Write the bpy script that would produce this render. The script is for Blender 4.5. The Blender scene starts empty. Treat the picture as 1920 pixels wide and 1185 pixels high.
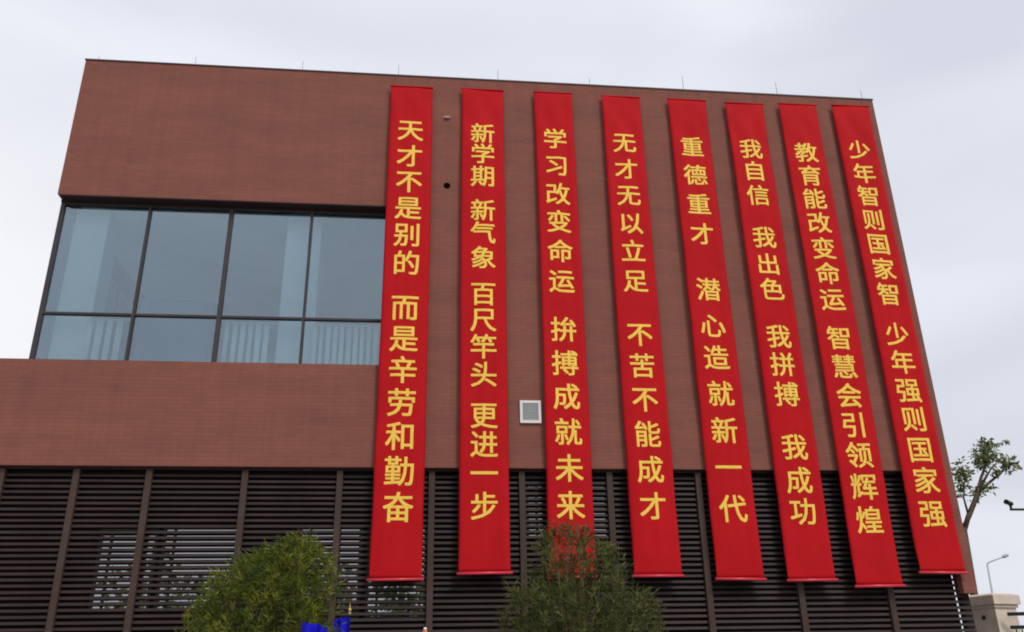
import bpy, bmesh, math, random
from mathutils import Vector, Matrix, noise

S = bpy.context.scene
COL = S.collection
R = math.radians

# ---------------------------------------------------------------- camera
cam = bpy.data.cameras.new('camera')
cam.sensor_fit = 'HORIZONTAL'
cam.sensor_width = 36.0
cam.lens = 1633.24 / 1920 * 36.0
cam.clip_start = 0.05
cam.clip_end = 3000
cam_ob = bpy.data.objects.new('camera', cam)
COL.objects.link(cam_ob)
yaw, pit, rol = 0.108979, 0.396305, -0.018235
fwd = Vector((math.sin(yaw)*math.cos(pit), math.cos(yaw)*math.cos(pit), math.sin(pit)))
rt = Vector((math.cos(yaw), -math.sin(yaw), 0))
up = rt.cross(fwd)
r2 = math.cos(rol)*rt + math.sin(rol)*up
u2 = -math.sin(rol)*rt + math.cos(rol)*up
m = Matrix((r2, u2, -fwd)).transposed().to_4x4()
m.translation = Vector((0, -14, 1.6))
cam_ob.matrix_world = m
S.camera = cam_ob

# ---------------------------------------------------------------- light
S.view_settings.view_transform = 'Standard'
S.view_settings.look = 'None'
S.view_settings.exposure = 0.1
S.view_settings.gamma = 1.0
S.cycles.use_denoising = True
S.cycles.max_bounces = 8
S.cycles.transparent_max_bounces = 16
S.cycles.filter_width = 1.9

SUN_EL, SUN_AZ = R(48), R(150)          # azimuth clockwise from +Y: sun stands behind the camera, to the right
sun = bpy.data.lights.new('sun', 'SUN')
sun.energy = 1.5
sun.angle = R(16)
sun.color = (1.0, 0.95, 0.88)
sun_ob = bpy.data.objects.new('sun', sun)
COL.objects.link(sun_ob)
sd = Vector((math.sin(SUN_AZ)*math.cos(SUN_EL), math.cos(SUN_AZ)*math.cos(SUN_EL), math.sin(SUN_EL)))
sun_ob.rotation_euler = sd.to_track_quat('Z', 'Y').to_euler()
sun_ob.location = (20, -30, 40)

W = bpy.data.worlds.new('World')
S.world = W
W.use_nodes = True
nt = W.node_tree
nt.nodes.clear()
def N(tree, kind, **kw):
    n = tree.nodes.new(kind)
    for k, v in kw.items():
        setattr(n, k, v)
    return n
out = N(nt, 'ShaderNodeOutputWorld')
bg = N(nt, 'ShaderNodeBackground')
bg.inputs['Strength'].default_value = 0.1
sky = N(nt, 'ShaderNodeTexSky', sky_type='NISHITA', sun_disc=False)
sky.sun_elevation = SUN_EL
sky.sun_rotation = SUN_AZ
sky.air_density = 1.5
sky.dust_density = 3.0
tc = N(nt, 'ShaderNodeTexCoord')
mp = N(nt, 'ShaderNodeMapping')
mp.inputs['Scale'].default_value = (1.0, 1.0, 3.0)
mp.inputs['Location'].default_value = (0.35, 0.1, 0.2)
nz = N(nt, 'ShaderNodeTexNoise')
nz.inputs['Scale'].default_value = 2.1
nz.inputs['Detail'].default_value = 3.0
nz.inputs['Roughness'].default_value = 0.40
nz.inputs['Distortion'].default_value = 0.35
rmp = N(nt, 'ShaderNodeValToRGB')
e = rmp.color_ramp.elements
e[0].position = 0.34; e[0].color = (6.65, 6.85, 7.7, 1)
e[1].position = 0.64; e[1].color = (8.3, 8.55, 9.3, 1)
# a brighter patch of cloud low in the west
dot = N(nt, 'ShaderNodeVectorMath', operation='DOT_PRODUCT')
b = Vector((-0.60, 0.80, 0.20)).normalized()
dot.inputs[1].default_value = b
mr = N(nt, 'ShaderNodeMapRange', interpolation_type='SMOOTHSTEP')
mr.inputs['From Min'].default_value = 0.875
mr.inputs['From Max'].default_value = 1.0
mr.inputs['To Min'].default_value = 0.0
mr.inputs['To Max'].default_value = 0.85
lift = N(nt, 'ShaderNodeMix', data_type='RGBA')
lift.inputs[7].default_value = (9.6, 9.5, 9.55, 1)
mix = N(nt, 'ShaderNodeMix', data_type='RGBA')
mix.inputs[0].default_value = 0.93
L = nt.links.new
L(tc.outputs['Generated'], mp.inputs['Vector'])
L(mp.outputs[0], nz.inputs['Vector'])
L(nz.outputs['Fac'], rmp.inputs['Fac'])
L(tc.outputs['Generated'], dot.inputs[0])
L(dot.outputs['Value'], mr.inputs['Value'])
L(mr.outputs[0], lift.inputs[0])
L(rmp.outputs['Color'], lift.inputs[6])
L(sky.outputs['Color'], mix.inputs[6])
L(lift.outputs[2], mix.inputs[7])
L(mix.outputs[2], bg.inputs['Color'])
L(bg.outputs[0], out.inputs['Surface'])

# ---------------------------------------------------------------- materials
def mat(name, col, rough=0.7, var=0.0, scale=3.0, spec=0.3, metal=0.0, detail=3.0, bump=0.0, bscale=40.0):
    M = bpy.data.materials.new(name)
    M.use_nodes = True
    t = M.node_tree
    p = t.nodes['Principled BSDF']
    p.inputs['Base Color'].default_value = (*col, 1)
    p.inputs['Roughness'].default_value = rough
    p.inputs['Metallic'].default_value = metal
    p.inputs['Specular IOR Level'].default_value = spec
    tcn = N(t, 'ShaderNodeTexCoord')
    if var > 0:
        n = N(t, 'ShaderNodeTexNoise')
        n.inputs['Scale'].default_value = scale
        n.inputs['Detail'].default_value = detail
        r = N(t, 'ShaderNodeValToRGB')
        a = r.color_ramp.elements
        a[0].position = .3; a[0].color = (*[c*(1-var) for c in col], 1)
        a[1].position = .7; a[1].color = (*[min(1, c*(1+var)) for c in col], 1)
        t.links.new(tcn.outputs['Object'], n.inputs['Vector'])
        t.links.new(n.outputs['Fac'], r.inputs['Fac'])
        t.links.new(r.outputs['Color'], p.inputs['Base Color'])
    if bump > 0:
        n = N(t, 'ShaderNodeTexNoise')
        n.inputs['Scale'].default_value = bscale
        n.inputs['Detail'].default_value = 4
        bp = N(t, 'ShaderNodeBump')
        bp.inputs['Strength'].default_value = bump
        bp.inputs['Distance'].default_value = 0.01
        t.links.new(tcn.outputs['Object'], n.inputs['Vector'])
        t.links.new(n.outputs['Fac'], bp.inputs['Height'])
        t.links.new(bp.outputs['Normal'], p.inputs['Normal'])
    return M

def brick_mat():
    M = bpy.data.materials.new('red_brown_brick')
    M.use_nodes = True
    t = M.node_tree
    p = t.nodes['Principled BSDF']
    p.inputs['Roughness'].default_value = 0.85
    p.inputs['Specular IOR Level'].default_value = 0.25
    tcn = N(t, 'ShaderNodeTexCoord')
    sep = N(t, 'ShaderNodeSeparateXYZ')
    add = N(t, 'ShaderNodeMath', operation='ADD')
    com = N(t, 'ShaderNodeCombineXYZ')
    t.links.new(tcn.outputs['Object'], sep.inputs[0])
    t.links.new(sep.outputs['X'], add.inputs[0])
    t.links.new(sep.outputs['Y'], add.inputs[1])
    t.links.new(add.outputs[0], com.inputs['X'])
    t.links.new(sep.outputs['Z'], com.inputs['Y'])
    br = N(t, 'ShaderNodeTexBrick')
    br.offset = 0.5
    br.inputs['Scale'].default_value = 1.0
    br.inputs['Brick Width'].default_value = 0.24
    br.inputs['Row Height'].default_value = 0.066
    br.inputs['Mortar Size'].default_value = 0.006
    br.inputs['Mortar Smooth'].default_value = 0.3
    br.inputs['Bias'].default_value = 0.0
    br.inputs['Color1'].default_value = (0.248, 0.094, 0.069, 1)
    br.inputs['Color2'].default_value = (0.226, 0.085, 0.063, 1)
    br.inputs['Mortar'].default_value = (0.208, 0.079, 0.058, 1)
    t.links.new(com.outputs[0], br.inputs['Vector'])
    # broad patches of slightly different firing and weathering, long in the course direction
    mpp = N(t, 'ShaderNodeMapping')
    mpp.inputs['Scale'].default_value = (0.35, 1.6, 1)
    t.links.new(com.outputs[0], mpp.inputs['Vector'])
    n1 = N(t, 'ShaderNodeTexNoise')
    n1.inputs['Scale'].default_value = 1.3
    n1.inputs['Detail'].default_value = 6
    n1.inputs['Roughness'].default_value = 0.62
    t.links.new(mpp.outputs[0], n1.inputs['Vector'])
    r1 = N(t, 'ShaderNodeValToRGB')
    a = r1.color_ramp.elements
    a[0].position = .28; a[0].color = (0.88, 0.89, 0.90, 1)
    a[1].position = .74; a[1].color = (1.16, 1.12, 1.08, 1)
    t.links.new(n1.outputs['Fac'], r1.inputs['Fac'])
    mul = N(t, 'ShaderNodeMix', data_type='RGBA', blend_type='MULTIPLY')
    mul.inputs[0].default_value = 1.0
    t.links.new(br.outputs['Color'], mul.inputs[6])
    t.links.new(r1.outputs['Color'], mul.inputs[7])
    # faint rain streaks running down the wall
    mp2 = N(t, 'ShaderNodeMapping')
    mp2.inputs['Scale'].default_value = (5.5, 0.22, 1)
    t.links.new(com.outputs[0], mp2.inputs['Vector'])
    n2 = N(t, 'ShaderNodeTexNoise')
    n2.inputs['Scale'].default_value = 1.0
    n2.inputs['Detail'].default_value = 5
    n2.inputs['Roughness'].default_value = 0.6
    t.links.new(mp2.outputs[0], n2.inputs['Vector'])
    r2_ = N(t, 'ShaderNodeValToRGB')
    a = r2_.color_ramp.elements
    a[0].position = .34; a[0].color = (0.95, 0.955, 0.96, 1)
    a[1].position = .56; a[1].color = (1.03, 1.02, 1.01, 1)
    t.links.new(n2.outputs['Fac'], r2_.inputs['Fac'])
    mul2 = N(t, 'ShaderNodeMix', data_type='RGBA', blend_type='MULTIPLY')
    mul2.inputs[0].default_value = 1.0
    t.links.new(mul.outputs[2], mul2.inputs[6])
    t.links.new(r2_.outputs['Color'], mul2.inputs[7])
    t.links.new(mul2.outputs[2], p.inputs['Base Color'])
    bp = N(t, 'ShaderNodeBump')
    bp.inputs['Strength'].default_value = 0.35
    bp.inputs['Distance'].default_value = 0.005
    bp.invert = True
    t.links.new(br.outputs['Fac'], bp.inputs['Height'])
    t.links.new(bp.outputs['Normal'], p.inputs['Normal'])
    return M

def glass_mat(name, tint, refl, fac, rough=0.0, wob=0.0):
    M = bpy.data.materials.new(name)
    M.use_nodes = True
    t = M.node_tree
    t.nodes.clear()
    o = N(t, 'ShaderNodeOutputMaterial')
    tr = N(t, 'ShaderNodeBsdfTransparent')
    tr.inputs['Color'].default_value = (*tint, 1)
    gl = N(t, 'ShaderNodeBsdfGlossy')
    gl.inputs['Color'].default_value = (*refl, 1)
    gl.inputs['Roughness'].default_value = rough
    fr = N(t, 'ShaderNodeFresnel')
    fr.inputs['IOR'].default_value = 1.5
    ad = N(t, 'ShaderNodeMath', operation='ADD')
    ad.use_clamp = True
    ad.inputs[1].default_value = fac
    mx = N(t, 'ShaderNodeMixShader')
    t.links.new(fr.outputs[0], ad.inputs[0])
    t.links.new(ad.outputs[0], mx.inputs[0])
    t.links.new(tr.outputs[0], mx.inputs[1])
    t.links.new(gl.outputs[0], mx.inputs[2])
    if wob > 0:
        tcn = N(t, 'ShaderNodeTexCoord')
        n = N(t, 'ShaderNodeTexNoise')
        n.inputs['Scale'].default_value = 0.9
        n.inputs['Detail'].default_value = 1
        bp = N(t, 'ShaderNodeBump')
        bp.inputs['Strength'].default_value = wob
        bp.inputs['Distance'].default_value = 0.02
        t.links.new(tcn.outputs['Object'], n.inputs['Vector'])
        t.links.new(n.outputs['Fac'], bp.inputs['Height'])
        t.links.new(bp.outputs['Normal'], gl.inputs['Normal'])
    t.links.new(mx.outputs[0], o.inputs['Surface'])
    return M

def leaf_mat(name, col, trans=0.35):
    M = bpy.data.materials.new(name)
    M.use_nodes = True
    t = M.node_tree
    p = t.nodes['Principled BSDF']
    o = t.nodes['Material Output']
    p.inputs['Roughness'].default_value = 0.5
    p.inputs['Specular IOR Level'].default_value = 0.35
    g = N(t, 'ShaderNodeTexCoord')
    n = N(t, 'ShaderNodeTexNoise')
    n.inputs['Scale'].default_value = 9
    r = N(t, 'ShaderNodeValToRGB')
    a = r.color_ramp.elements
    a[0].position = .35; a[0].color = (*[c*.6 for c in col], 1)
    a[1].position = .68; a[1].color = (*[c*1.35 for c in col], 1)
    t.links.new(g.outputs['Object'], n.inputs['Vector'])
    t.links.new(n.outputs['Fac'], r.inputs['Fac'])
    t.links.new(r.outputs['Color'], p.inputs['Base Color'])
    tl = N(t, 'ShaderNodeBsdfTranslucent')
    t.links.new(r.outputs['Color'], tl.inputs['Color'])
    mx = N(t, 'ShaderNodeMixShader')
    mx.inputs[0].default_value = trans
    t.links.new(p.outputs[0], mx.inputs[1])
    t.links.new(tl.outputs[0], mx.inputs[2])
    t.links.new(mx.outputs[0], o.inputs['Surface'])
    return M

BRICK = brick_mat()
COPING = mat('dark_coping_metal', (0.075, 0.05, 0.045), 0.5, 0.15, 2)
SOFFIT = mat('dark_soffit_panel', (0.035, 0.016, 0.016), 0.7, 0.2, 2)
MULL = mat('dark_bronze_aluminium', (0.045, 0.036, 0.034), 0.45, 0.15, 2, 0.4)
SLAT = mat('dark_brown_aluminium_slat', (0.035, 0.0215, 0.0190), 0.55, 0.25, 1.5, 0.2)
POST = mat('brown_aluminium_post', (0.070, 0.043, 0.033), 0.6, 0.2, 1.2, 0.2)
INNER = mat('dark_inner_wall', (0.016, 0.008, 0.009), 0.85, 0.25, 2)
WHITE = mat('white_interior_paint', (0.86, 0.87, 0.86), 0.8, 0.06, 1.5)
ROOMW = mat('grey_interior_wall', (0.24, 0.26, 0.27), 0.85, 0.1, 0.8)
CURT = mat('white_curtain_cloth', (0.86, 0.88, 0.88), 0.9, 0.08, 4)
CABM = mat('blue_grey_cabinet', (0.10, 0.13, 0.20), 0.6, 0.1, 2)
CONC = mat('roof_concrete', (0.3, 0.29, 0.28), 0.9, 0.15, 1)
GLASS = glass_mat('tinted_window_glass', (0.84, 0.93, 0.95), (0.82, 0.93, 1.0), 0.135, 0.0, 0.06)
GLASS2 = glass_mat('dark_window_glass', (0.10, 0.11, 0.12), (0.9, 0.93, 0.95), 0.36, 0.0, 0.05)
GRILLE = mat('white_vent_frame', (0.80, 0.76, 0.72), 0.5, 0.05, 5)
GRILLE2 = mat('grey_vent_slat', (0.42, 0.44, 0.43), 0.5, 0.1, 8)
BLACK = mat('black_painted_metal', (0.012, 0.012, 0.013), 0.45, 0.2, 5)
HOLE = mat('drain_hole_shade_black', (0.006, 0.003, 0.003), 0.95, 0, spec=0.0)
STEEL = mat('galvanised_rod', (0.25, 0.25, 0.27), 0.4, 0.1, 5, 0.5, 0.6)
RED = mat('red_banner_cloth', (0.50, 0.0075, 0.0115), 0.75, 0.07, 1.4, 0.12, bump=0.12, bscale=120)
REDROD = mat('glossy_red_rod_sleeve', (0.62, 0.035, 0.055), 0.35, 0.06, 6, 0.5)
GOLD = mat('golden_yellow_print', (0.97, 0.63, 0.095), 0.6, 0.03, 5, 0.2)
STONE = mat('beige_stone_cladding', (0.66, 0.56, 0.45), 0.8, 0.12, 4, bump=0.2, bscale=30)
LAMPM = mat('pale_grey_lamp_paint', (0.42, 0.43, 0.45), 0.45, 0.05, 2)
BARK = mat('grey_brown_bark', (0.115, 0.085, 0.068), 0.9, 0.4, 14, 0.15, bump=0.6, bscale=22)
TWIG = mat('tan_bush_stem', (0.17, 0.125, 0.07), 0.85, 0.3, 10, 0.15)
LA = [leaf_mat('olive_leaf', (0.142, 0.172, 0.017)), leaf_mat('mid_green_leaf', (0.088, 0.126, 0.014)), leaf_mat('yellow_green_leaf', (0.230, 0.240, 0.026))]
LB = [leaf_mat('dark_olive_leaf', (0.064, 0.084, 0.017), .28), leaf_mat('brown_green_leaf', (0.094, 0.088, 0.024), .28), leaf_mat('pale_tip_leaf', (0.155, 0.168, 0.038), .3)]
LC = [leaf_mat('fresh_green_leaf', (0.24, 0.29, 0.10), .5), leaf_mat('light_green_leaf', (0.33, 0.38, 0.17), .5), leaf_mat('deep_green_leaf', (0.085, 0.115, 0.035))]
BLUE = mat('vivid_blue_cloth', (0.012, 0.010, 0.52), 0.7, 0.2, 6, 0.2)
ORANGE = mat('orange_cloth', (0.75, 0.17, 0.04), 0.6, 0.15, 8)
BRASS = mat('brass_finial', (0.55, 0.42, 0.15), 0.35, 0.1, 6, 0.5, 0.4)
PAVE = mat('concrete_paving', (0.24, 0.23, 0.22), 0.9, 0.15, 0.6)
EARTH = mat('ground_soil', (0.16, 0.14, 0.11), 0.95, 0.2, 0.2)

# ---------------------------------------------------------------- helpers
def box(bm, x0, x1, y0, y1, z0, z1):
    v = [bm.verts.new((x, y, z)) for x in (x0, x1) for y in (y0, y1) for z in (z0, z1)]
    for f in ((0,1,3,2), (4,6,7,5), (0,4,5,1), (2,3,7,6), (0,2,6,4), (1,5,7,3)):
        bm.faces.new([v[i] for i in f])

def tube(bm, pts, rad, seg=8, cap=True):
    pts = [Vector(p) for p in pts]
    if not isinstance(rad, (list, tuple)):
        rad = [rad]*len(pts)
    rings = []
    ref = None
    for i, p in enumerate(pts):
        d = (pts[min(i+1, len(pts)-1)] - pts[max(i-1, 0)]).normalized()
        if ref is None:
            ref = Vector((1, 0, 0)) if abs(d.x) < .8 else Vector((0, 1, 0))
        a = d.cross(ref).normalized()
        c = d.cross(a).normalized()
        ref = -d.cross(a).cross(d) if False else ref
        rings.append([bm.verts.new(p + rad[i]*(math.cos(2*math.pi*k/seg)*a + math.sin(2*math.pi*k/seg)*c)) for k in range(seg)])
    for q, w in zip(rings, rings[1:]):
        for k in range(seg):
            bm.faces.new((q[k], q[(k+1) % seg], w[(k+1) % seg], w[k]))
    if cap:
        bm.faces.new(rings[0][::-1])
        bm.faces.new(rings[-1])

def obj(name, bm, m, parent=None, bevel=0.0, smooth=False):
    bmesh.ops.recalc_face_normals(bm, faces=bm.faces)
    me = bpy.data.meshes.new(name)
    bm.to_mesh(me)
    bm.free()
    for k in (m if isinstance(m, list) else [m]):
        me.materials.append(k)
    if smooth:
        for p in me.polygons:
            p.use_smooth = True
    o = bpy.data.objects.new(name, me)
    COL.objects.link(o)
    if parent:
        o.parent = parent
        o.matrix_parent_inverse = parent.matrix_basis.inverted()
    if bevel:
        b = o.modifiers.new('bevel', 'BEVEL')
        b.width = bevel
        b.segments = 2
        b.limit_method = 'ANGLE'
    return o

def tag(o, label, cat, group=None):
    o['label'] = label
    o['category'] = cat
    if group:
        o['group'] = group
    return o

def thing(name, label, cat, loc, group=None):
    o = bpy.data.objects.new(name, None)
    o.location = loc
    o.empty_display_size = 0.3
    COL.objects.link(o)
    return tag(o, label, cat, group)

def boxes(name, m, parent, *bs, bevel=0.0):
    bm = bmesh.new()
    for b in bs:
        box(bm, *b)
    return obj(name, bm, m, parent, bevel)

# ---------------------------------------------------------------- ground
bm = bmesh.new()
box(bm, -900, 900, -900, 900, -0.5, -0.004)
g = obj('ground', bm, EARTH); g['kind'] = 'structure'
bm = bmesh.new()
box(bm, -40, 40, -30, 20, -0.2, 0.0)
g = obj('pavement', bm, PAVE); g['kind'] = 'structure'

# ---------------------------------------------------------------- building
XL, XR, ZT = -6.45, 9.085, 12.515
XG = -0.62                                   # right end of the glazed opening
ZS, ZL, ZW = 6.54, 9.61, 4.80                # sill, lintel, underside of brick
bld = thing('school_building', 'red-brown brick school building with corner glazing and dark louvred ground floor', 'building', (1.3, 6, 0))

boxes('brick_wall', BRICK, bld,
      (XL, XR, 0, .24, ZL, ZT), (XG, XR, 0, .24, ZW, ZL), (-11.0, XG, 0, .24, ZW, ZS),
      (8.86, XR, 0, .24, 2.79, ZW),
      (XR-.24, XR, .24, 12, ZW, ZT), (XL, XL+.24, .24, 12, ZL, ZT),
      (-11.0, -10.76, .24, 12, ZW, ZS), (-10.76, XR-.24, 11.76, 12, ZW, ZS), (XL+.24, XR-.24, 11.76, 12, ZS, ZT))
boxes('coping', COPING, bld, (XL-.015, XR+.015, -.015, .30, ZT, ZT+.025), (XR-.25, XR+.015, .30, 12.01, ZT, ZT+.025), (XL-.015, XL+.25, .30, 12.01, ZT, ZT+.025))
boxes('roof', CONC, bld, (XL+.24, XR-.24, .24, 11.76, 12.0, 12.2))
boxes('soffit', SOFFIT, bld, (-10.76, XR-.24, .24, 11.76, 4.84, 5.04))
boxes('lintel', SOFFIT, bld, (XL+.003, XG, .18, .235, ZL-.055, ZL-.002), (XL+.06, XG, .004, .178, ZL-.022, ZL-.002))

# glazed corner room: floor, ceiling, walls, columns
boxes('room_floor', ROOMW, bld, (-10.76, XG+.3, .245, 11.7, 6.30, 6.48))
boxes('ceiling', WHITE, bld, (XL+.06, XG+.3, .30, 11.7, 9.62, 9.75))
boxes('interior_wall', ROOMW, bld, (XG+.02, XG+.14, .30, 7.0, 6.48, 9.62), (XL+.1, XG+.02, 7.0, 7.12, 6.48, 9.62))
boxes('column', WHITE, bld, (-2.55, -1.93, .55, 1.1, 6.48, 9.62))
boxes('column', WHITE, bld, (-6.30, -5.72, .55, 1.1, 6.48, 9.62))

# curtain wall on the front and its return on the left flank
win = boxes('corner_window', MULL, bld, (XL+.005, XL+.075, .20, .30, 6.49, ZL-.055))
GX = [-6.375, -4.915, -3.50, -2.075, XG]
for i, x in enumerate(GX[1:4]):
    w = .034 if i == 1 else .021
    boxes('mullion', MULL, win, (x-w, x+w, .19, .30, 6.49, ZL-.06))
edges = [(-6.375, -4.936), (-4.894, -3.534), (-3.466, -2.096), (-2.054, XG)]
for a, c in edges:
    boxes('transom', MULL, win, (a, c, .195, .295, 7.42, 7.457))
    boxes('transom', MULL, win, (a, c, .195, .295, 9.525, 9.552))
for a, c in edges:
    boxes('pane', GLASS, win, (a, c, .235, .247, 6.49, 7.42))
    boxes('pane', GLASS, win, (a, c, .235, .247, 7.457, 9.525))
for y in (1.8, 3.4, 5.0, 6.6):
    boxes('side_mullion', MULL, win, (XL+.01, XL+.08, y, y+.06, 6.49, 9.60))
ys = [.30, 1.8, 3.4, 5.0, 6.6]
for a, c in zip(ys, ys[1:]):
    boxes('pane', GLASS, win, (XL+.035, XL+.047, a+.06 if a > .3 else a, c, 6.49, 9.60))
boxes('flank_wall', BRICK, bld, (XL+.01, XL+.23, 6.66, 11.76, ZS, ZL))

# vent grille, drain hole and small spout on the brick
vg = boxes('vent_grille', GRILLE, bld, (1.635, 1.99, -.035, -.001, 5.90, 5.945), (1.635, 1.99, -.035, -.001, 5.555, 5.60),
           (1.635, 1.68, -.035, -.001, 5.60, 5.90), (1.945, 1.99, -.035, -.001, 5.60, 5.90))
vs = [(1.68+.0026, 1.945-.0026, -.026, -.004, 5.604+k*.027, 5.604+k*.027+.017) for k in range(11)]
vs.append((1.68, 1.945, -.0035, -.001, 5.60, 5.90))
boxes('vent_slats', GRILLE2, vg, *vs)
bm = bmesh.new()
tube(bm, [(.363, -.006, 10.084), (.363, .0, 10.084)], .062, 20)
obj('drain_hole_disc', bm, HOLE, bld)  # flat disc, nothing is cut; the hole's inner shade is put into its black
boxes('overflow_spout', LAMPM, bld, (.29, .40, -.05, -.001, 11.565, 11.59))

# lightning rods along the parapet
for x, z in ((-6.313, 12.78), (-4.524, 12.875), (-2.488, 12.92), (-.619, 12.936), (1.357, 12.945), (3.22, 12.87), (5.169, 13.04), (7.157, 12.987), (9.0, 12.9)):
    bm = bmesh.new()
    tube(bm, [(x, .2, ZT+.02), (x, .2, ZT+.06), (x, .2, ZT+.061), (x, .2, z)], [.02, .02, .006, .005], 6)
    obj('lightning_rod', bm, STEEL, bld)

# ground floor: inner wall with windows behind the louvres
WZ = [(-4.874, -4.0, 2.64, 3.862), (-3.935, -2.79, 2.64, 3.88), (-1.873, -.885, 2.5, 3.885), (-.806, .14, 2.5, 3.89), (1.72, 3.16, 3.70, 4.59)]
cols = sorted(WZ)
bs = []
xa = -10.5
for (a, c, z0, z1) in cols:
    bs.append((xa, a, .237, .40, 0, 4.84))
    bs.append((a, c, .237, .40, 0, z0))
    bs.append((a, c, .237, .40, z1, 4.84))
    xa = c
bs.append((xa, 8.84, .237, .40, 0, 4.84))
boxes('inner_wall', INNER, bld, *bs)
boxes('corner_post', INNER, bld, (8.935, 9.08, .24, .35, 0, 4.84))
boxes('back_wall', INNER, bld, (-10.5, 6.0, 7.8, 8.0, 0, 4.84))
for (a, c, z0, z1) in cols:
    wf = boxes('window', MULL, bld, (a, a+.05, .215, .262, z0, z1), (c-.05, c, .215, .262, z0, z1), (a+.05, c-.05, .215, .262, z0, z0+.04), (a+.05, c-.05, .215, .262, z1-.03, z1),
               (a+.16, a+.20, .216, .262, z0+.04, z1-.03))
    boxes('pane', GLASS2, wf, (a+.05, a+.16, .232, .24, z0+.04, z1-.03))
    boxes('pane', GLASS2, wf, (a+.20, c-.05, .232, .24, z0+.04, z1-.03))

# louvre screen: posts and one slatted panel per bay
PX = [-6.44, -5.332, -4.236, -2.766, -1.282, .189, 1.656, 3.115, 4.621, 6.139, 7.648]
for x in PX:
    boxes('louvre_post', POST, bld, (x-.048, x+.048, .075, .20, 0, 4.76))
boxes('louvre_header', SLAT, bld, (-6.488, 8.86, .10, .2, 4.762, 4.81))
ends = PX + [9.03]
for i, (a, c) in enumerate(zip(ends, ends[1:])):
    bm = bmesh.new()
    a2 = a + .05
    c2 = c - .05 if i < len(PX)-1 else c
    rnd = random.Random(i)
    z = 4.675
    while z > .1:
        c3 = c2
        if i == len(PX)-1:
            c3 = 8.85 if z > 2.76 else c2 - rnd.uniform(0, .05)
        dz = rnd.uniform(-.003, .003)
        dy = rnd.uniform(-.004, .004)
        # a slat is a slightly tilted blade
        v = [bm.verts.new(p) for p in ((a2, .115+dy, z+dz-.021), (a2, .127+dy, z+dz+.019), (a2, .158+dy, z+dz+.026), (a2, .146+dy, z+dz-.014),
                                       (c3, .115+dy, z+dz-.021), (c3, .127+dy, z+dz+.019), (c3, .158+dy, z+dz+.026), (c3, .146+dy, z+dz-.014))]
        for f in ((0,1,2,3), (7,6,5,4), (0,4,5,1), (1,5,6,2), (2,6,7,3), (3,7,4,0)):
            bm.faces.new([v[k] for k in f])
        z -= .0875
    obj('louvre_panel', bm, SLAT, bld)

# ---------------------------------------------------------------- things behind the glass
def blind(x0, x1, label, pitch, seed):
    r = random.Random(seed)
    t = thing('vertical_blind', label, 'blind', ((x0+x1)/2, .42, 6.48), 'vertical blinds behind the upper windows')
    boxes('head_rail', WHITE, t, (x0, x1, .40, .44, 7.405, 7.425))
    x = x0 + .05
    while x < x1 - .05:
        w = pitch*r.uniform(.27, .36)
        a = r.uniform(.15, .6)
        d = Vector((math.cos(a), math.sin(a), 0))*w
        n = Vector((-d.y, d.x, 0)).normalized()*.003
        bm = bmesh.new()
        c = Vector((x, .42, 0))
        f = []
        for z in (6.485, 7.404):
            f.append([bm.verts.new(c+p+Vector((0, 0, z))) for p in (-d-n, d-n, d+n, -d+n)])
        bm.faces.new(f[0][::-1]); bm.faces.new(f[1])
        for k in range(4):
            bm.faces.new((f[0][k], f[0][(k+1) % 4], f[1][(k+1) % 4], f[1][k]))
        obj('blind_strip', bm, CURT, t)
        x += pitch*r.uniform(.94, 1.06)
blind(-3.44, -2.56, 'white vertical blind strips behind the lower pane just right of the thick mullion', .135, 1)
blind(-1.94, -.66, 'white vertical blind strips behind the lower pane beside the leftmost red banner', .118, 2)
blind(-5.72, -4.98, 'white vertical blind strips behind the lower pane at the glazed corner', .17, 3)
cb = thing('storage_cabinet', 'blue-grey cabinet standing behind the second pane of the upper window', 'cabinet', (-4.36, 1.0, 6.48))
boxes('carcass', CABM, cb, (-4.98, -3.74, .72, 1.2, 6.48, 7.93))
boxes('cabinet_top', CABM, cb, (-5.0, -3.72, .70, 1.22, 7.93, 7.96))

# ---------------------------------------------------------------- banners
def glyph(ch, cache={}):
    if ch not in cache:
        c = bpy.data.curves.new('glyph', 'FONT')
        c.body = ch
        c.size = 1
        c.resolution_u = 3
        o = bpy.data.objects.new('glyph', c)
        COL.objects.link(o)
        me = bpy.data.meshes.new_from_object(o.evaluated_get(bpy.context.evaluated_depsgraph_get()))
        bpy.data.objects.remove(o)
        bpy.data.curves.remove(c)
        b = bmesh.new()
        b.from_mesh(me)
        bpy.data.meshes.remove(me)
        bmesh.ops.triangulate(b, faces=b.faces[:])
        for it in range(5):                                     # cut long edges so the print can follow the folds
            es = [e for e in b.edges if e.calc_length() > .11]
            if not es:
                break
            bmesh.ops.subdivide_edges(b, edges=es, cuts=1)
            bmesh.ops.triangulate(b, faces=[f for f in b.faces if len(f.verts) > 3])
        b.verts.index_update()
        fs = {}
        for f in b.faces:
            ids = [v.index for v in f.verts]
            fs[frozenset(ids)] = ids
        cache[ch] = ([(v.co.x-.5, v.co.y-.365) for v in b.verts], list(fs.values()))
        b.free()
    return cache[ch]

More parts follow.
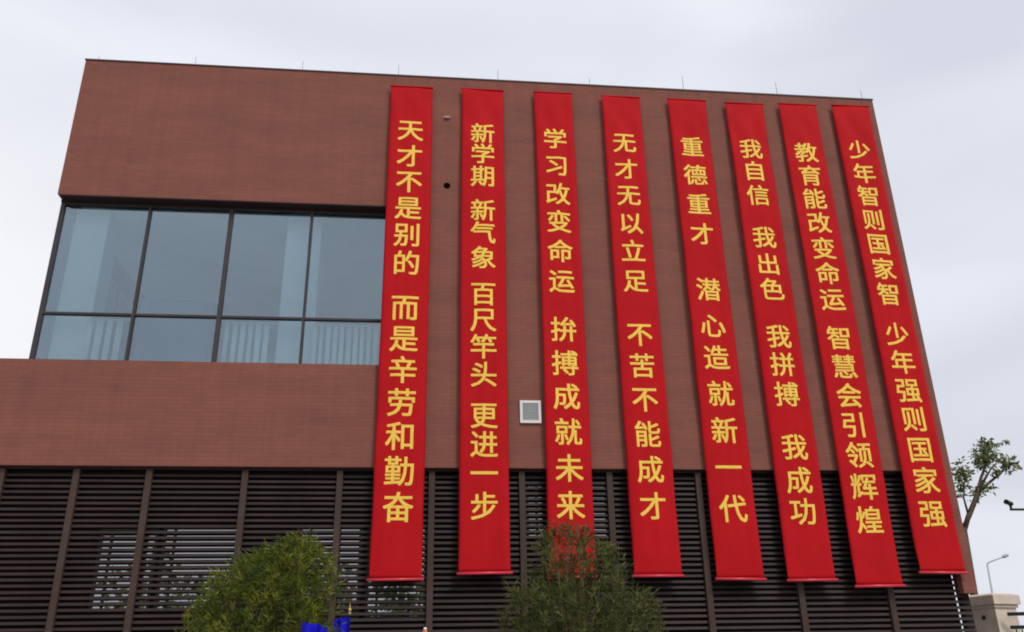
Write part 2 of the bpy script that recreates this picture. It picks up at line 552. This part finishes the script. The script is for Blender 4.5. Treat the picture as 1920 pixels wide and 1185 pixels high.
BAN = [
 (-.741, .060, 12.21, 3.066, '天才不是别的而是辛劳和勤奋', [11.193,10.614,10.067,9.513,8.962,8.399,7.545,6.975,6.411,5.848,5.28,4.711,4.137],
  'long red banner over the window edge, reading 天才不是别的 而是辛劳和勤奋', .50, 0),
 (.6245, 1.432, 12.235, 3.153, '新学期新气象百尺竿头更进一步', [11.194,10.729,10.239,9.513,9.051,8.545,7.841,7.35,6.851,6.356,5.647,5.159,4.684,4.162],
  'long red banner left of the white vent grille, reading 新学期 新气象 百尺竿头 更进一步', .47, 0),
 (2.035, 2.784, 12.24, 3.09, '学习改变命运拚搏成就未来', [11.146,10.542,9.927,9.346,8.732,8.136,7.213,6.593,5.991,5.38,4.776,4.177],
  'long red banner whose foot hides behind the bush, reading 学习改变命运 拚搏成就未来', .48, 0),
 (3.383, 4.150, 12.23, 3.098, '无才无以立足不苦不能成才', [11.131,10.53,9.957,9.36,8.779,8.183,7.145,6.564,5.964,5.358,4.762,4.163],
  'long red banner reading 无才无以立足 不苦不能成才, just right of the dark bush', .47, 0),
 (4.718, 5.4885, 12.23, 3.041, '重德重才潜心造就新一代', [11.102,10.462,9.818,9.181,8.051,7.343,6.744,6.083,5.437,4.806,4.129],
  'long red banner with eleven yellow characters reading 重德重才 潜心造就新一代', .475, 0),
 (5.8895, 6.6745, 12.21, 3.018, '我自信我出色我拼搏我成功', [11.113,10.601,10.054,9.157,8.596,8.082,7.167,6.638,6.091,5.161,4.597,4.085],
  'long red banner in four short phrases reading 我自信 我出色 我拼搏 我成功', .465, 0),
 (7.0065, 7.7935, 12.25, 2.92, '教育能改变命运智慧会引领辉煌', [11.082,10.549,10.032,9.507,8.962,8.441,7.917,7.157,6.614,6.085,5.556,5.032,4.495,3.946],
  'long red banner hanging lowest, reading 教育能改变命运 智慧会引领辉煌', .47, 0),
 (8.1345, 8.913, 12.28, 3.121, '少年智则国家智少年强则国家强', [11.213,10.665,10.151,9.625,9.103,8.576,8.055,7.258,6.721,6.201,5.675,5.134,4.604,4.052],
  'long red banner at the building corner, reading 少年智则国家智 少年强则国家强', .47, 0),
]
for bi, (x0, x1, zt, zb, txt, zs, lab, em, _) in enumerate(BAN):
    xm = (x0+x1)/2
    seed = bi*17.3
    rnd = random.Random(bi)
    sway = rnd.uniform(-.012, .012)
    def surf(x, z, seed=seed, x0=x0, x1=x1, zt=zt, zb=zb):
        u = (x-x0)/(x1-x0)
        t = (zt-z)/(zt-zb)
        free = min(1, t*14) * min(1, (1-t)*22)
        y = -.075 - .05*math.sin(math.pi*t)**.7
        y += free*.026*noise.noise(Vector((x*3.2+seed, z*.20, seed)))          # long vertical folds
        y += free*.010*noise.noise(Vector((x*8.0+seed, z*.30, seed+4)))
        y += .018*noise.noise(Vector((x*1.1, z*.9, seed+9))) + .0035*free*noise.noise(Vector((x*4.0, z*4.5, seed+2)))                   # slow billow
        y += .012*free*math.sin(6.0*(z*.9 + x*2.2) + seed)*math.exp(-t*9)      # pulls under the top rod
        e = max(0, abs(u-.5)*2 - .84)/.16
        y += .030*e*e*free                                                     # edges curl back a little
        return y
    def xs_(x, z, zt=zt, zb=zb, sway=sway, x0=x0, x1=x1, seed=seed):
        t = (zt-z)/(zt-zb)
        u = (x-x0)/(x1-x0)
        k = max(0, abs(u-.5)*2-.6)/.4
        return x + sway*math.sin(t*math.pi) + k*.008*noise.noise(Vector((round(u)*5.0, z*1.3, seed)))
    ban = thing('hanging_banner', lab, 'banner', (xm, -.08, zb), 'red slogan banners hanging down the facade')
    bm = bmesh.new()
    nx, nz_ = 34, 150
    gr = []
    for j in range(nz_+1):
        z = zb + (zt-zb)*j/nz_
        row = []
        for k in range(nx+1):
            x = x0 + (x1-x0)*k/nx
            row.append(bm.verts.new((xs_(x, z), surf(x, z), z)))
        gr.append(row)
    for q, w in zip(gr, gr[1:]):
        for k in range(nx):
            bm.faces.new((q[k], q[k+1], w[k+1], w[k]))
    cl = obj('cloth', bm, RED, ban, 0, True)
    so = cl.modifiers.new('thick', 'SOLIDIFY')
    so.thickness = .0025
    so.offset = 1
    for ch, zc in zip(txt, zs):
        bm = bmesh.new()
        vs_, fs_ = glyph(ch)
        for q, (ox, oy) in enumerate(((-1, -1), (1, -1), (1, 1), (-1, 1))):     # a heavy weight: four thin layers, each a hair apart
            vv = []
            for (gx, gy) in vs_:
                x = xm + (gx+ox*.0135)*em
                z = zc + (gy+oy*.0115)*em
                vv.append(bm.verts.new((xs_(x, z), surf(x, z)-.0055-q*.0005, z)))
            for f in fs_:
                bm.faces.new([vv[k] for k in f])
        obj('printed_character', bm, GOLD, cl)
    bm = bmesh.new()
    yt = surf(xm, zt)
    tube(bm, [(x0-.012, yt, zt), (x1+.012, yt, zt)], .017, 10)
    obj('top_rod', bm, RED, ban, 0, False)
    bm = bmesh.new()
    yb = surf(xm, zb)
    tilt = rnd.uniform(-.008, .008)
    tube(bm, [(x0-.03, yb-.004, zb-.016-tilt), (x1+.03, yb-.004, zb-.016+tilt)], .023, 12)
    obj('bottom_rod', bm, REDROD, ban, 0, True)
    for hx in (x0+.08, x1-.08):
        bm = bmesh.new()
        tube(bm, [(hx, yt, zt+.015), (hx, -.03, ZT-.01), (hx, .02, ZT+.03), (hx, .4, ZT+.03)], .003, 5)
        obj('hanging_cord', bm, COPING, ban)

# ---------------------------------------------------------------- foliage helpers
def leaf(bm, p, d, nrm, ln, wd, mi):
    d = d.normalized()
    s = d.cross(nrm)
    if s.length < 1e-4:
        s = d.cross(Vector((0.3, 0.5, 0.8)))
    s.normalize()
    n = s.cross(d)
    a = bm.verts.new(p)
    b = bm.verts.new(p + d*ln*.45 + s*wd*.5 + n*wd*.15)
    c = bm.verts.new(p + d*ln - n*ln*.08)
    e_ = bm.verts.new(p + d*ln*.45 - s*wd*.5 + n*wd*.15)
    f = bm.faces.new((a, b, c, e_))
    f.material_index = mi

def rv(r):
    while True:
        v = Vector((r.uniform(-1, 1), r.uniform(-1, 1), r.uniform(-1, 1)))
        if .05 < v.length < 1:
            return v.normalized()

def bush(name, label, cat, prof, yc, base, nspray, seed, mats, weights, dens, ll, lw, nstem, upb, ysq=.85):
    r = random.Random(seed)
    t = thing(name, label, cat, base)
    prof = sorted(prof)
    def span(z):
        for (za, la, ra), (zb_, lb, rb) in zip(prof, prof[1:]):
            if za <= z <= zb_:
                k = (z-za)/(zb_-za)
                return la+(lb-la)*k, ra+(rb-ra)*k
        return None
    # stems rise from the base and fan out
    bm = bmesh.new()
    for i in range(nstem):
        z = r.uniform(prof[0][0]+(prof[-1][0]-prof[0][0])*.45, prof[-1][0]*.985)
        l, rr = span(z)
        c, h = (l+rr)/2, (rr-l)/2
        a = r.uniform(0, 2*math.pi)
        q = math.sqrt(r.random())*.8
        tip = Vector((c+h*q*math.cos(a), yc+h*ysq*q*math.sin(a), z))
        b0 = Vector(base) + Vector((r.uniform(-.16, .16), r.uniform(-.16, .16), 0))
        b0.z = 0
        k1 = b0.lerp(tip, .35) + Vector((0, 0, .25)) + rv(r)*.05
        k2 = b0.lerp(tip, .7) + Vector((0, 0, .16)) + rv(r)*.05
        tube(bm, [b0, k1, k2, tip], [.019, .014, .009, .004], 5)
    obj('stems', bm, TWIG, t)
    bm = bmesh.new()
    n = 0
    zmin, zmax = prof[0][0], prof[-1][0]
    tries = 0
    while n < nspray and tries < nspray*40:
        tries += 1
        z = r.uniform(zmin, zmax)
        l, rr = span(z)
        c, h = (l+rr)/2, (rr-l)/2
        if r.random() > (h/1.1+.12):
            continue
        a = r.uniform(0, 2*math.pi)
        q = r.random()**.42
        p = Vector((c+h*q*math.cos(a), yc+h*ysq*q*math.sin(a), z))
        # clumps: drop sprays where a slow noise is low, more so near the outline
        nv = noise.noise(p*2.6+Vector((seed, 0, 0)))*.5 + noise.noise(p*6.0+Vector((0, seed, 0)))*.35
        if nv < dens(z) - .30*(1-q):
            continue
        n += 1
        mi = r.choices(range(3), weights)[0]
        if noise.noise(p*3.1+Vector((9, seed, 3))) > .18 and r.random() < .6:
            mi = 2
        ax = (Vector((p.x-c, p.y-yc, 0))*1.0/max(h, .2)*.8 + Vector((0, 0, upb)) + rv(r)*.55).normalized()
        sl = r.uniform(.10, .22)
        for k in range(r.randint(8, 13)):
            s = r.random()
            d = (ax*.75 + rv(r)*.75).normalized()
            leaf(bm, p+ax*sl*(s-.4), d, rv(r), ll*r.uniform(.6, 1.25), lw*r.uniform(.7, 1.3), mi)
    obj('foliage', bm, mats, t)
    return t

# left bush: rounded, bright olive-green, many upright stems
prof1 = [(.35, -1.85, -1.3), (.8, -2.2, -1.02), (1.5, -2.56, -.84), (2.1, -2.50, -.88), (2.35, -2.33, -.87), (2.6, -2.20, -.87),
         (2.78, -1.95, -.92), (2.90, -1.78, -1.02), (2.99, -1.55, -1.12), (3.04, -1.38, -1.22)]
bush('round_bush', 'rounded olive-green bush standing in front of the louvres under the upper window', 'bush', prof1, -4.0, (-1.6, -4, 0), 2300, 3,
     LA, (5, 4, 2), lambda z: .06 if z < 2.55 else -.08, .088, .015, 34, .75)
# right bush: pointed, darker, thin towards its tip
prof2 = [(.35, 1.4, 2.1), (.9, .95, 2.6), (1.6, .72, 2.82), (2.1, .80, 2.72), (2.36, .98, 2.66), (2.52, 1.05, 2.53), (2.72, 1.12, 2.37),
         (2.92, 1.20, 2.24), (3.02, 1.28, 2.08), (3.17, 1.5, 1.97), (3.30, 1.72, 1.84), (3.36, 1.77, 1.81)]
bush('pointed_bush', 'dark pointed bush with pale leaf tips covering the foot of a red banner', 'bush', prof2, -4.0, (1.75, -4, 0), 2700, 8,
     LB, (5, 3, 1.6), lambda z: -.18 if z < 2.5 else .08, .095, .013, 44, .95)

# street tree beside the building corner
tr_ = thing('street_tree', 'slim pruned tree with tufts of fresh leaves beside the right corner of the building', 'tree', (13.45, 7, 0))
bm = bmesh.new()
T0 = Vector((13.62, 7, 4.95))
tube(bm, [(13.42, 7, 0), (13.46, 7, 1.5), (13.53, 7, 3.3), T0], [.14, .115, .095, .085], 10, True)
tube(bm, [T0-Vector((0, 0, .08)), (13.80, 6.95, 5.25), (13.97, 6.9, 5.55), (14.18, 6.9, 5.88), (14.33, 6.9, 6.20), (14.55, 6.9, 6.55), (14.72, 6.95, 6.9)], [.07, .062, .055, .048, .04, .028, .012], 8)
tube(bm, [T0+Vector((.03, .1, 0)), (13.92, 7.1, 5.25), (14.12, 7.1, 5.55), (14.36, 7.1, 5.90), (14.72, 7.1, 6.16), (15.02, 7.05, 6.36), (15.22, 7, 6.62)], [.055, .05, .045, .042, .036, .026, .01], 8)
tube(bm, [(14.18, 6.9, 5.88), (14.42, 6.8, 6.22), (14.62, 6.7, 6.5)], [.04, .03, .012], 6)
tube(bm, [(13.80, 6.95, 5.25), (13.74, 6.9, 5.7), (13.86, 6.85, 6.2), (13.84, 6.8, 6.5)], [.03, .022, .014, .006], 6)
tube(bm, [(14.33, 6.9, 6.20), (14.62, 7.2, 6.35), (14.80, 7.2, 6.35)], [.02, .014, .006], 5)
tube(bm, [(14.72, 6.95, 6.9), (15.0, 6.9, 7.1), (15.33, 6.9, 7.19)], [.012, .008, .005], 5)
obj('trunk', bm, BARK, tr_, 0, True)
bm = bmesh.new()
r = random.Random(21)
for (x, z, rx, rz, n) in ((14.62, 6.80, .36, .38, 200), (14.72, 7.08, .16, .18, 50), (14.45, 6.62, .2, .2, 60), (15.20, 6.58, .25, .25, 110), (13.86, 6.32, .22, .40, 120), (13.74, 5.95, .15, .3, 45),
                          (14.40, 5.95, .24, .14, 55), (14.80, 6.35, .16, .12, 35), (14.05, 5.75, .16, .16, 22), (15.25, 7.18, .10, .04, 9), (15.0, 7.1, .10, .05, 8), (15.45, 6.52, .1, .05, 8)):
    for k in range(int(n*1.3)):
        v = rv(r)*r.random()**.5
        p = Vector((x+v.x*rx, 6.95+v.y*rx, z+v.z*rz))
        mi = r.choices(range(3), (4, 4 if v.z > -.1 else 1.5, 3))[0]
        leaf(bm, p, rv(r)+Vector((0, 0, -.25)), rv(r)+Vector((0, 0, 1)), r.uniform(.10, .18), r.uniform(.05, .085), mi)
obj('crown', bm, LC, tr_)

# ---------------------------------------------------------------- gate pillar and iron gate
A = R(16.3)
dx, dy_ = Vector((math.cos(A), math.sin(A), 0)), Vector((-math.sin(A), math.cos(A), 0))
def pil_box(bm, s, off, z0, z1, taper=0):
    c = Vector((12.005, 4.0, 0)) + (dx+dy_)*.375
    vs = []
    for z, h in ((z0, s/2), (z1, s/2-taper)):
        for sx, sy in ((-1, -1), (1, -1), (1, 1), (-1, 1)):
            vs.append(bm.verts.new(c + dx*h*sx + dy_*h*sy + Vector((0, 0, z))))
    bm.faces.new(vs[3::-1])
    bm.faces.new(vs[4:])
    for k in range(4):
        bm.faces.new((vs[k], vs[(k+1) % 4], vs[4+(k+1) % 4], vs[4+k]))
pl = thing('gate_pillar', 'beige stone gate pillar with a wide flat cap beyond the building corner', 'pillar', (12.26, 4.47, 0))
bm = bmesh.new()
pil_box(bm, .62, 0, .35, 2.84)
pil_box(bm, .72, 0, 0, .347)
obj('shaft', bm, STONE, pl, .008)
bm = bmesh.new()
pil_box(bm, .69, 0, 2.842, 2.905)
pil_box(bm, .78, 0, 2.908, 3.09, 0)
pil_box(bm, .78, 0, 3.092, 3.135, .10)
obj('cap', bm, STONE, pl, .006)
bm = bmesh.new()
cc = Vector((12.005, 4.0, 0)) + (dx+dy_)*.375 - dx*.312 + Vector((0, 0, 2.66)) - dy_*.0
tube(bm, [cc, cc-dx*.03], .04, 12)
obj('hinge_plate', bm, BLACK, pl)

gt = thing('iron_gate', 'black iron gate with upright bars fixed to the beige stone pillar', 'gate', (13.3, 3.7, 0))
g0 = Vector((12.22, 3.96, 0)); gd = Vector((math.cos(R(-17)), math.sin(R(-17)), 0))
for z, h in ((2.70, .035), (2.44, .035), (.35, .04)):
    bm = bmesh.new()
    a_, b_ = g0+gd*.0, g0+gd*2.6
    n_ = Vector((-gd.y, gd.x, 0))*.025
    vs = [bm.verts.new(p+Vector((0, 0, zz))) for p in (a_-n_, a_+n_, b_+n_, b_-n_) for zz in (z-h, z+h)]
    for f in ((0,1,3,2), (2,3,5,4), (4,5,7,6), (6,7,1,0), (1,7,5,3), (0,2,4,6)):
        bm.faces.new([vs[k] for k in f])
    obj('rail', bm, BLACK, gt)
for k in range(23):
    bm = bmesh.new()
    p = g0 + gd*(.10+k*.11)
    tube(bm, [p+Vector((0, 0, .1)), p+Vector((0, 0, 2.40))], .014, 6)
    obj('bar', bm, BLACK, gt)

# ---------------------------------------------------------------- cctv camera on its arm
cv = thing('security_camera', 'small black security camera on a horizontal arm at the right edge of the picture', 'camera', (11.35, 1, 0))
bm = bmesh.new()
tube(bm, [(11.35, 1, 0), (11.35, 1, 4.6)], .055, 12)
tube(bm, [(11.35, 1, 4.6), (11.35, 1, 4.63)], .065, 12)
obj('pole', bm, BLACK, cv, 0, False)
bm = bmesh.new()
tube(bm, [(11.30, 1, 4.325), (10.715, 1, 4.325)], .022, 8)
tube(bm, [(10.735, 1, 4.33), (10.735, 1, 4.39)], .022, 8)
tube(bm, [(10.735, 1, 4.385), (10.70, .99, 4.425)], .018, 8)
obj('arm', bm, BLACK, cv)
bm = bmesh.new()
d = Vector((-.80, -.45, .12)).normalized()
c0 = Vector((10.735, 1.0, 4.435))
tube(bm, [c0-d*.05, c0-d*.045, c0+d*.10, c0+d*.135], [.03, .042, .042, .046], 10)
obj('camera_head', bm, BLACK, cv)

# ---------------------------------------------------------------- street lamp far off
sl = thing('street_lamp', 'pale grey street lamp with one slanting arm rising behind the gate pillar', 'street lamp', (42.1, 50, 0))
bm = bmesh.new()
tube(bm, [(42.4, 50, 0), (42.62, 50, 5), (42.8, 50, 9.15)], [.12, .085, .065], 8)
obj('pole', bm, LAMPM, sl, 0, True)
bm = bmesh.new()
tube(bm, [(42.8, 50, 9.1), (43.0, 50, 9.26), (43.9, 50, 9.54), (44.25, 50, 9.64)], [.06, .055, .045, .04], 8)
obj('arm', bm, LAMPM, sl, 0, True)
bm = bmesh.new()
tube(bm, [(44.15, 50, 9.60), (44.25, 50, 9.66), (44.6, 50, 9.78), (44.72, 50, 9.80)], [.05, .13, .12, .03], 8)
obj('lamp_head', bm, LAMPM, sl, 0, True)

# ---------------------------------------------------------------- blue flags and orange pennant near the bush
def flag(x, y, ztop, w, label, seed, drop, finial):
    t = thing('drooping_flag', label, 'flag', (x, y, 0), 'blue flags behind the round bush')
    bm = bmesh.new()
    tube(bm, [(x, y, 0), (x, y, ztop)], .008, 8)
    obj('flagpole', bm, BLACK, t)
    bm = bmesh.new()
    n, mz = 26, 18
    rows = []
    for j in range(mz+1):
        v = j/mz
        row = []
        for k in range(n+1):
            u = k/n
            wz = ztop-.02 - v*drop - u*.04*(1-.3*v) - .04*noise.noise(Vector((u*4, v*2, seed)))
            row.append(bm.verts.new((x + .012 + u*w*(1-.25*v), y + .06*math.sin(u*11+seed+v*1.5)*(.3+u), wz)))
        rows.append(row)
    for q, w_ in zip(rows, rows[1:]):
        for k in range(n):
            bm.faces.new((q[k], q[k+1], w_[k+1], w_[k]))
    obj('flag_cloth', bm, BLUE, t, 0, True)
    if finial:
        bm = bmesh.new()
        bmesh.ops.create_uvsphere(bm, u_segments=10, v_segments=8, radius=.022, matrix=Matrix.Translation((x, y, ztop+.05)))
        tube(bm, [(x, y, ztop), (x, y, ztop+.03)], .016, 8)
        tube(bm, [(x, y, ztop+.07), (x, y, ztop+.13)], [.010, .002], 8)
        obj('finial', bm, BRASS, t)
flag(-1.15, -4.62, 2.19, .25, 'vivid blue flag seen through the lower right leaves of the round bush', 2.0, .75, False)
flag(-.80, -2.9, 2.36, -.19, 'vivid blue flag with a brass finial right of the round bush', 5.0, .8, True)

on = thing('orange_pennant', 'small orange pennant with a white tip at the bottom edge below the leftmost banner', 'pennant', (.10, -3, 0))
bm = bmesh.new()
tube(bm, [(.10, -3, 0), (.10, -3, 2.17)], .010, 8)
obj('pole', bm, LAMPM, on)
bm = bmesh.new()
tube(bm, [(.10, -3, 1.75), (.10, -3, 1.95), (.10, -3, 2.12), (.10, -3, 2.165)], [.075, .07, .05, .02], 10)
obj('pennant_cloth', bm, ORANGE, on, 0, True)
bm = bmesh.new()
tube(bm, [(.10, -3, 2.166), (.10, -3, 2.185), (.10, -3, 2.20)], [.018, .022, .006], 8)
obj('tip', bm, WHITE, on, 0, True)

# ---------------------------------------------------------------- trees across the yard, seen only as reflections in the ground-floor windows
def far_tree(x, y, h, seed):
    r = random.Random(seed)
    t = thing('yard_tree', 'broadleaf tree across the yard mirrored in the ground floor windows', 'tree', (x, y, 0), 'trees mirrored in the windows')
    bm = bmesh.new()
    tube(bm, [(x, y, 0), (x+.1, y, h*.45), (x, y, h*.8)], [.2, .14, .05], 8)
    obj('trunk', bm, BARK, t)
    bm = bmesh.new()
    for k in range(650):
        v = rv(r)*r.random()**.4
        p = Vector((x+v.x*h*.33, y+v.y*h*.33, h*.68+v.z*h*.34))
        if noise.noise(p*.9) < -.12:
            continue
        leaf(bm, p, rv(r), rv(r), .5, .34, r.randrange(3))
    obj('crown', bm, LC, t)
for k, (x, h) in enumerate(((-20, 8.0), (-15.2, 8.8), (-10.4, 7.6), (-5.5, 8.5), (-.5, 7.9))):
    far_tree(x, -38 - 2*(k % 2), h, 40+k)
